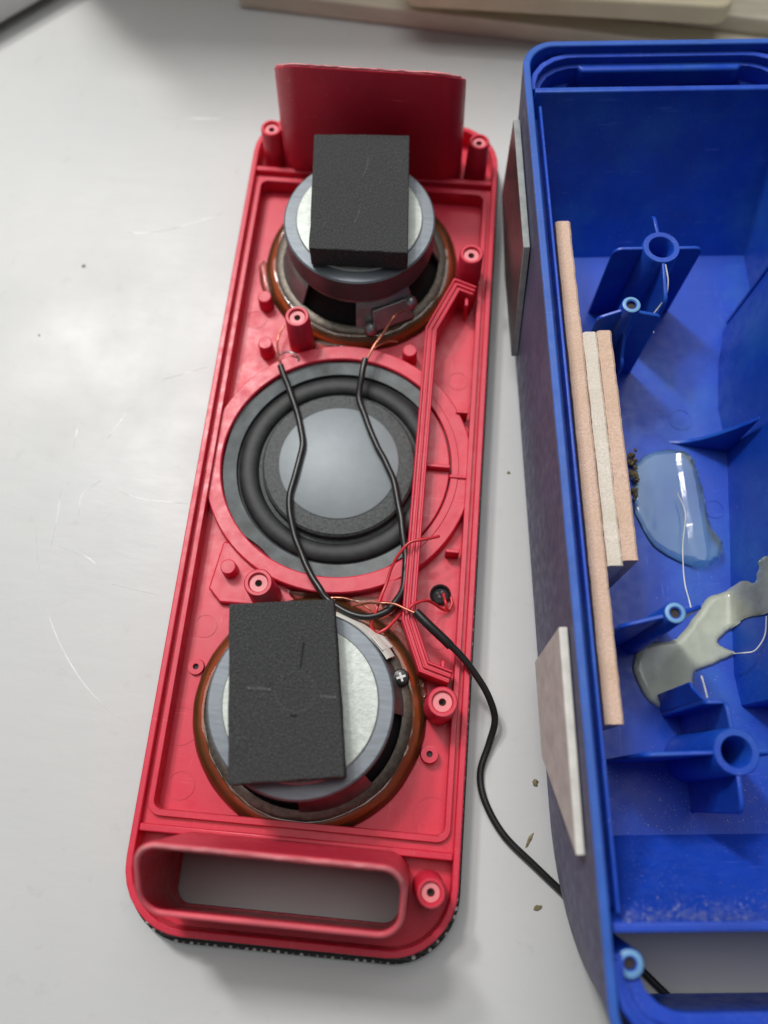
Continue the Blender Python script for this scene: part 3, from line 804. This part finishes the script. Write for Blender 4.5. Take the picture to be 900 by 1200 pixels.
# gusset: concave triangular plate
pr = [(0, .0), (2.3, .0), (2.3, 2.75)] + [(2.3 - 2.3 * t, 2.75 * (1 - t) ** 1.9) for t in (.08, .2, .35, .5, .65, .8)]
a = Vector((.2, 2.35, .45)); d = Vector((2.35, -.42, 0)).normalized(); n_ = Vector((-d.y, d.x, 0)) * .07
v = [a + d * s + n_ + Vector((0, 0, z)) for s, z in pr] + [a + d * s - n_ + Vector((0, 0, z)) for s, z in pr]; m = len(pr)
build('gusset', v, [tuple(range(m)), tuple(range(m, 2 * m))] + [(i, (i + 1) % m, (i + 1) % m + m, i + m) for i in range(m)], M['blue'], box, bevel=.03)
for x, y, r in ((1.63, -.32, .34), (.9, 3.2, .42)):
    G().lathe([(r, .48), (r, .518), (r - .04, .518), (r - .04, .48)], x, y, 40, close=True).build('ejector_mark', M['blue'], box, smooth=30)

# ------------------------------------------------------------------ fibre strips standing in the box
strips_g = 'fibre strips standing in the box'
def wob_bar(name, x0, x1, y0, y1, z0, z1, mat, parent=None, seed=0, loc=None):
    n = 110; loops = []
    for k in range(n + 1):
        y = y0 + (y1 - y0) * k / n
        q = lambda i: 0.02 * noise.noise(Vector((y * 1.3, i * 7.3, seed))) + .014 * noise.noise(Vector((y * 5.1, i * 3.3, seed)))
        loops.append([(x0 + q(0), y, z0), (x1 + q(1), y, z0), (x1 + q(2), y, z1 - .06 + q(3)), (x1 - .07 + q(2), y, z1 + q(3)), (x0 + .07 + q(4), y, z1 + q(5)), (x0 + q(4), y, z1 - .06 + q(5))])
    return G().loft(loops).build(name, mat, parent, smooth=35)


ls = empty('fibre_strip', (OX, OY, .5), ANG, 'long pinkish fibre strip standing along the inside of blue wall', 'strip', strips_g)
wob_bar('strip_body', -4.02, -3.50, -8.0, 8.92, .0, 4.0, M['pink'], ls, 1)
ss = empty('fibre_strip', (OX, OY, .5), ANG, 'shorter double fibre strip, pale and pink layers, next to the long strip', 'strip', strips_g)
wob_bar('pale_layer', -3.47, -3.02, -3.45, 4.50, .0, 4.0, M['pale'], ss, 2)
wob_bar('pink_layer', -3.01, -2.54, -3.30, 4.54, .0, 4.02, M['pink'], ss, 3)

# foam pads stuck on the outside of the left wall
def pad(name, yz, x_out, th, mat, label, face=None):
    c = (sum(p[0] for p in yz) / len(yz), min(p[1] for p in yz))
    o = OX, OY
    v = [(x_out, y, z) for y, z in yz] + [(x_out - th, y, z) for y, z in yz]; m = len(yz)
    ob = build(name, v, [tuple(range(m)), tuple(range(m, 2 * m))] + [(i, (i + 1) % m, (i + 1) % m + m, i + m) for i in range(m)], mat, None, bevel=.03)
    ob.location = (OX * S, OY * S, 0); ob.rotation_euler = (0, 0, ANG)
    if face:
        ob.data.materials.append(face)
        for p in ob.data.polygons:
            if abs(p.normal.x) > .9: p.material_index = 1
    return tag(ob, label, 'foam pad', 'foam pads on the outer side of the blue box')


pad('foam_pad', [(13.0, 4.95), (7.6, 4.85), (5.6, 1.1), (9.2, .9), (12.6, 1.6)], -5.04, .24, M['padgrey'], 'dark grey foam pad stuck on far end of the blue outer wall', M['padshade'])
pad('foam_pad', [(-5.45, 5.45), (-5.75, 1.35), (-8.7, 1.35), (-11.3, 5.2)], -5.04, .24, M['padwhite'], 'off-white foam pad stuck on near end of the blue outer wall')

# hot glue inside the box
def in_box(pix, z): return [bl(x, y, z)[:2] for x, y in pix]
def box_blob(name, pix, z, h, d0, mat, label, cat='glue', **k):
    o = blob(name, in_box(pix, z), z, h, d0, M[mat], **k); o.location = (OX * S, OY * S, 0); o.rotation_euler = (0, 0, ANG)
    return tag(o, label, cat)


box_blob('hot_glue', [(742, 600), (745, 545), (778, 527), (808, 536), (822, 575), (830, 615), (846, 645), (832, 663), (802, 662), (765, 640)], .51, .62, .16, 'clear', 'clear glossy hot glue puddle on the blue floor', seed=3, bump=.004, ragged=.02, hfun=lambda x, y: .10 + .17 / (1 + math.exp(-(x - .52) / .10)) + .12 / (1 + math.exp(-(x + .02) / .10)) - .03 * y + .008 * y * y)
hz = [(750, 753), (741, 780), (751, 810), (768, 828), (783, 831), (794, 821), (800, 809), (812, 806), (814, 788), (834, 780), (861, 765), (841, 753), (860, 735), (875, 724), (905, 716), (945, 690), (940, 655), (900, 651), (889, 660), (887, 674), (881, 684), (868, 681), (851, 693), (830, 700), (815, 721), (792, 748), (770, 752)]
HB = [(7.30, 3.30, 3.38), (6.92, 3.02, 3.22), (5.44, 2.61, 3.02), (3.64, 2.34, 2.85), (1.91, 2.40, 2.85), (-1.0, 2.05, 2.6), (-3.49, 1.72, 2.4), (-6.1, 1.41, 2.25), (-7.2, 1.5, 2.3)]
def ground(x, y):
    """Height of the box floor or of the sloping housing wall at a point of the box."""
    y = max(-7.19, min(7.29, y))
    for (ya, ba, ta), (yb, bb, tb_) in zip(HB[:-1], HB[1:]):
        if yb <= y <= ya:
            k = (ya - y) / (ya - yb); b_ = ba + (bb - ba) * k; t_ = ta + (tb_ - ta) * k
            q = min(4.62, .44 + (x - b_) / (t_ - b_) * 4.18 + .06) - .52; w_ = .28
            return .52 + (w_ * math.log1p(math.exp(q / w_)) if q < 6 * w_ else q)
    return .52
def seat(px, py):
    lo, hi = .5, 4.7
    for _ in range(40):
        z = (lo + hi) / 2; x, y, _z = bl(px, py, z)
        if z < ground(x, y): lo = z
        else: hi = z
    return bl(px, py, hi)[:2]
o = blob('hot_glue', [seat(x, y) for x, y in hz], .52, .15, .16, M['haze_glue'], seed=8, ragged=.03, step=.10, base=ground)
o.location = (OX * S, OY * S, 0); o.rotation_euler = (0, 0, ANG)
tag(o, 'cloudy yellowish hot glue streak across the blue floor and up the raised housing', 'glue')
q = bl(743, 560, .5)
fl = []; ff = []
for k in range(26):
    a = Vector((q[0] + random.uniform(-.20, .02), q[1] + random.uniform(-.9, .9), .5 + random.uniform(.1, .5)))
    b0 = len(fl)
    bm = bmesh.new(); bmesh.ops.create_icosphere(bm, subdivisions=2, radius=random.uniform(.04, .10))
    for vv in bm.verts:
        p = vv.co * (1 + .9 * noise.noise(vv.co * 17 + a)); fl.append(tuple(a + p))
    for fc in bm.faces: ff.append(tuple(x.index + b0 for x in fc.verts))
    bm.free()
o = build('fluff', fl, ff, M['fluff'], None, smooth=0); o.location = (OX * S, OY * S, 0); o.rotation_euler = (0, 0, ANG)
tag(o, 'clump of brown fluff between the double strip and clear glue', 'fluff')


def thread(pts, label, r=.022, mat='thread'):
    o = G().tube([at(*p) for p in pts], r, 6, 6).build('glue_thread', M[mat], None, smooth=60)
    return tag(o, label, 'thread', 'glue threads in the blue box')


M['thread'] = glue_mat('pale_glue_thread', (.75, .75, .72), .3, .8)
thread([(794, 578, 1.1), (803, 602, 1.5), (800, 640, 2.0), (802, 680, 2.6), (808, 705, 3.1), (811, 718, 3.4)], 'pale thread running from clear glue down to the screw post')
thread([(898, 722, 2.6), (896, 745, 2.4), (885, 762, 2.2), (872, 765, 2.0), (860, 766, 1.6)], 'short pale thread at the right frame edge under the cloudy glue')
thread([(822, 792, 3.9), (826, 806, 3.95), (829, 818, 4.0)], 'tiny white thread standing on the notched rib above near boss')
thread([(780, 310, 4.4), (783, 330, 4.2), (780, 348, 3.9), (768, 365, 3.6), (764, 372, 3.4), (766, 390, 3.1)], 'thin pale thread hanging from the far boss')

# plastic dust on the floor and the near partition
fl = []; ff = []
def fleck(x, y, z, r, tilt=0):
    b0 = len(fl); a0 = random.uniform(0, 6.28); k = random.choice((3, 4))
    st = random.uniform(.5, 2.4); ax = random.uniform(0, 3.14)
    for top in (0, 1):
        for i in range(k):
            a = a0 + 2 * math.pi * i / k; u, w_ = r * math.cos(a) * st, r * math.sin(a)
            dx = u * math.cos(ax) - w_ * math.sin(ax); dy = u * math.sin(ax) + w_ * math.cos(ax)
            fl.append((x + dx, y + dy, z + top * .015 + tilt * dy))
    ff.append(tuple(range(b0, b0 + k))); ff.append(tuple(range(b0 + k, b0 + 2 * k)))
    for i in range(k): j = (i + 1) % k; ff.append((b0 + i, b0 + j, b0 + j + k, b0 + i + k))


def part_y(t): return -11.0 - 1.8 * (1 - (1 - t) ** 1.35)
for i in range(3600):
    if i < 3000:
        t = random.betavariate(9, 1.4) * .99
        z = .45 + (5.6 - .45) * t; y = part_y(t) + .02
        xx = random.uniform(-4.3, 4.2)
        if noise.noise(Vector((xx * 1.1, t * 4, 3))) + .5 * noise.noise(Vector((xx * 4, t * 9, 5))) < random.uniform(-.5, .25): continue
        fleck(xx, y, z + .02, random.uniform(.0025, .007) * (2.2 if random.random() < .04 else 1), -2.6)
    else:
        fleck(random.uniform(-4.2, 1.8), random.uniform(-11.0, -8.9) if i < 3450 else random.uniform(-8.5, 5), .51, random.uniform(.004, .012))
M['dust'] = simple('pale_plastic_dust', (.55, .58, .66), .7, 0, .2, 500, .2)
o = build('plastic_dust', fl, ff, M['dust'], None, smooth=0); o.location = (OX * S, OY * S, 0); o.rotation_euler = (0, 0, ANG)
tag(o, 'fine pale plastic dust scattered in the blue box', 'dust', kind='stuff')

# crumbs on the table
def crumb(px, py, r, sx, label, rot=0):
    c = at(px, py, 0); bm = bmesh.new(); bmesh.ops.create_icosphere(bm, subdivisions=2, radius=r)
    v = []
    for vv in bm.verts:
        p = vv.co * (1 + .8 * noise.noise(vv.co * (3 / r) + c)); x, y = p.x * sx, p.y
        v.append((x * math.cos(rot) - y * math.sin(rot), x * math.sin(rot) + y * math.cos(rot), max(0.004, p.z * .5 + r * .3)))
    fcs = [tuple(q.index for q in fc.verts) for fc in bm.faces]; bm.free()
    o = build('crumb', v, fcs, M['crumb'], None, smooth=0, loc=(c.x, c.y, 0)); return tag(o, label, 'crumb', 'crumbs on the table')


crumb(627, 917, .10, 1.0, 'largest brown crumb on the table beside the off-white pad')
crumb(620, 985, .05, 5.0, 'thin elongated brown crumb below the largest crumb', 1.1)
crumb(630, 1064, .07, 1.8, 'small brown crumb on table below the black cable', .4)
crumb(596, 554, .05, 1.0, 'pale brown crumb on table between panel and blue box middle')
crumb(98, 312, .06, 1.2, 'grey speck on the open table left of the panel', .5)
crumb(46, 393, .035, 1.0, 'tiny speck on the table near left edge of the picture')

# ------------------------------------------------------------------ things at the back edge
def slab(name, pts, z0, z1, mat, label, cat, bevel=.1):
    c = Vector((sum(p[0] for p in pts) / len(pts), sum(p[1] for p in pts) / len(pts), 0))
    o = G().prism([(p[0] - c.x, p[1] - c.y) for p in pts], 0, z1 - z0).build(name, mat, None, bevel=bevel, seg=3, loc=(c.x, c.y, z0))
    return tag(o, label, cat)


def wp(px, py, z): q = at(px, py, z); return (q.x, q.y)
a = Vector(wp(430, 6, .9)); b = Vector(wp(735, 42, .9)); d = (b - a).normalized(); n_ = Vector((-d.y, d.x))
slab('beige_board', [a - d * 6, b + d * 16, b + d * 16 + n_ * 14, a - d * 6 + n_ * 14], 0, .9, M['board'], 'beige board lying at the back behind the blue box', 'board')
a2 = a + n_ * .9 + d * 3
slab('beige_board', [a2 - d * 8, a2 + d * 26, a2 + d * 26 + n_ * 12, a2 - d * 8 + n_ * 12], .9, 1.7, M['board'], 'second beige board stacked on the lower one at the back', 'board')
c = Vector(wp(862, 9, 2.6))
pts = [(c.x - 7 + x, c.y + 3 + y) for x, y in rrect(7, 3, .7, n=5)]
slab('cream_tray', pts, 1.7, 2.6, M['cream'], 'cream plastic tray with rounded corner at the top right', 'tray', .15)
a = Vector(wp(-20, 52, 0)); b = Vector(wp(80, -6, 0)); d = (b - a).normalized(); n_ = Vector((-d.y, d.x))
slab('silver_case', [a - d * 8, b + d * 8, b + d * 8 + n_ * 9, a - d * 8 + n_ * 9], .35, 1.6, M['silver'], 'silver white flat case corner at the top left', 'case', .2)
slab('storage_carton', [(-17.3, 26.0), (13, 27.2), (12.5, 34), (-17.7, 33)], 0, 20.0, M['board'], 'tall beige carton standing just past the back edge of picture', 'carton')
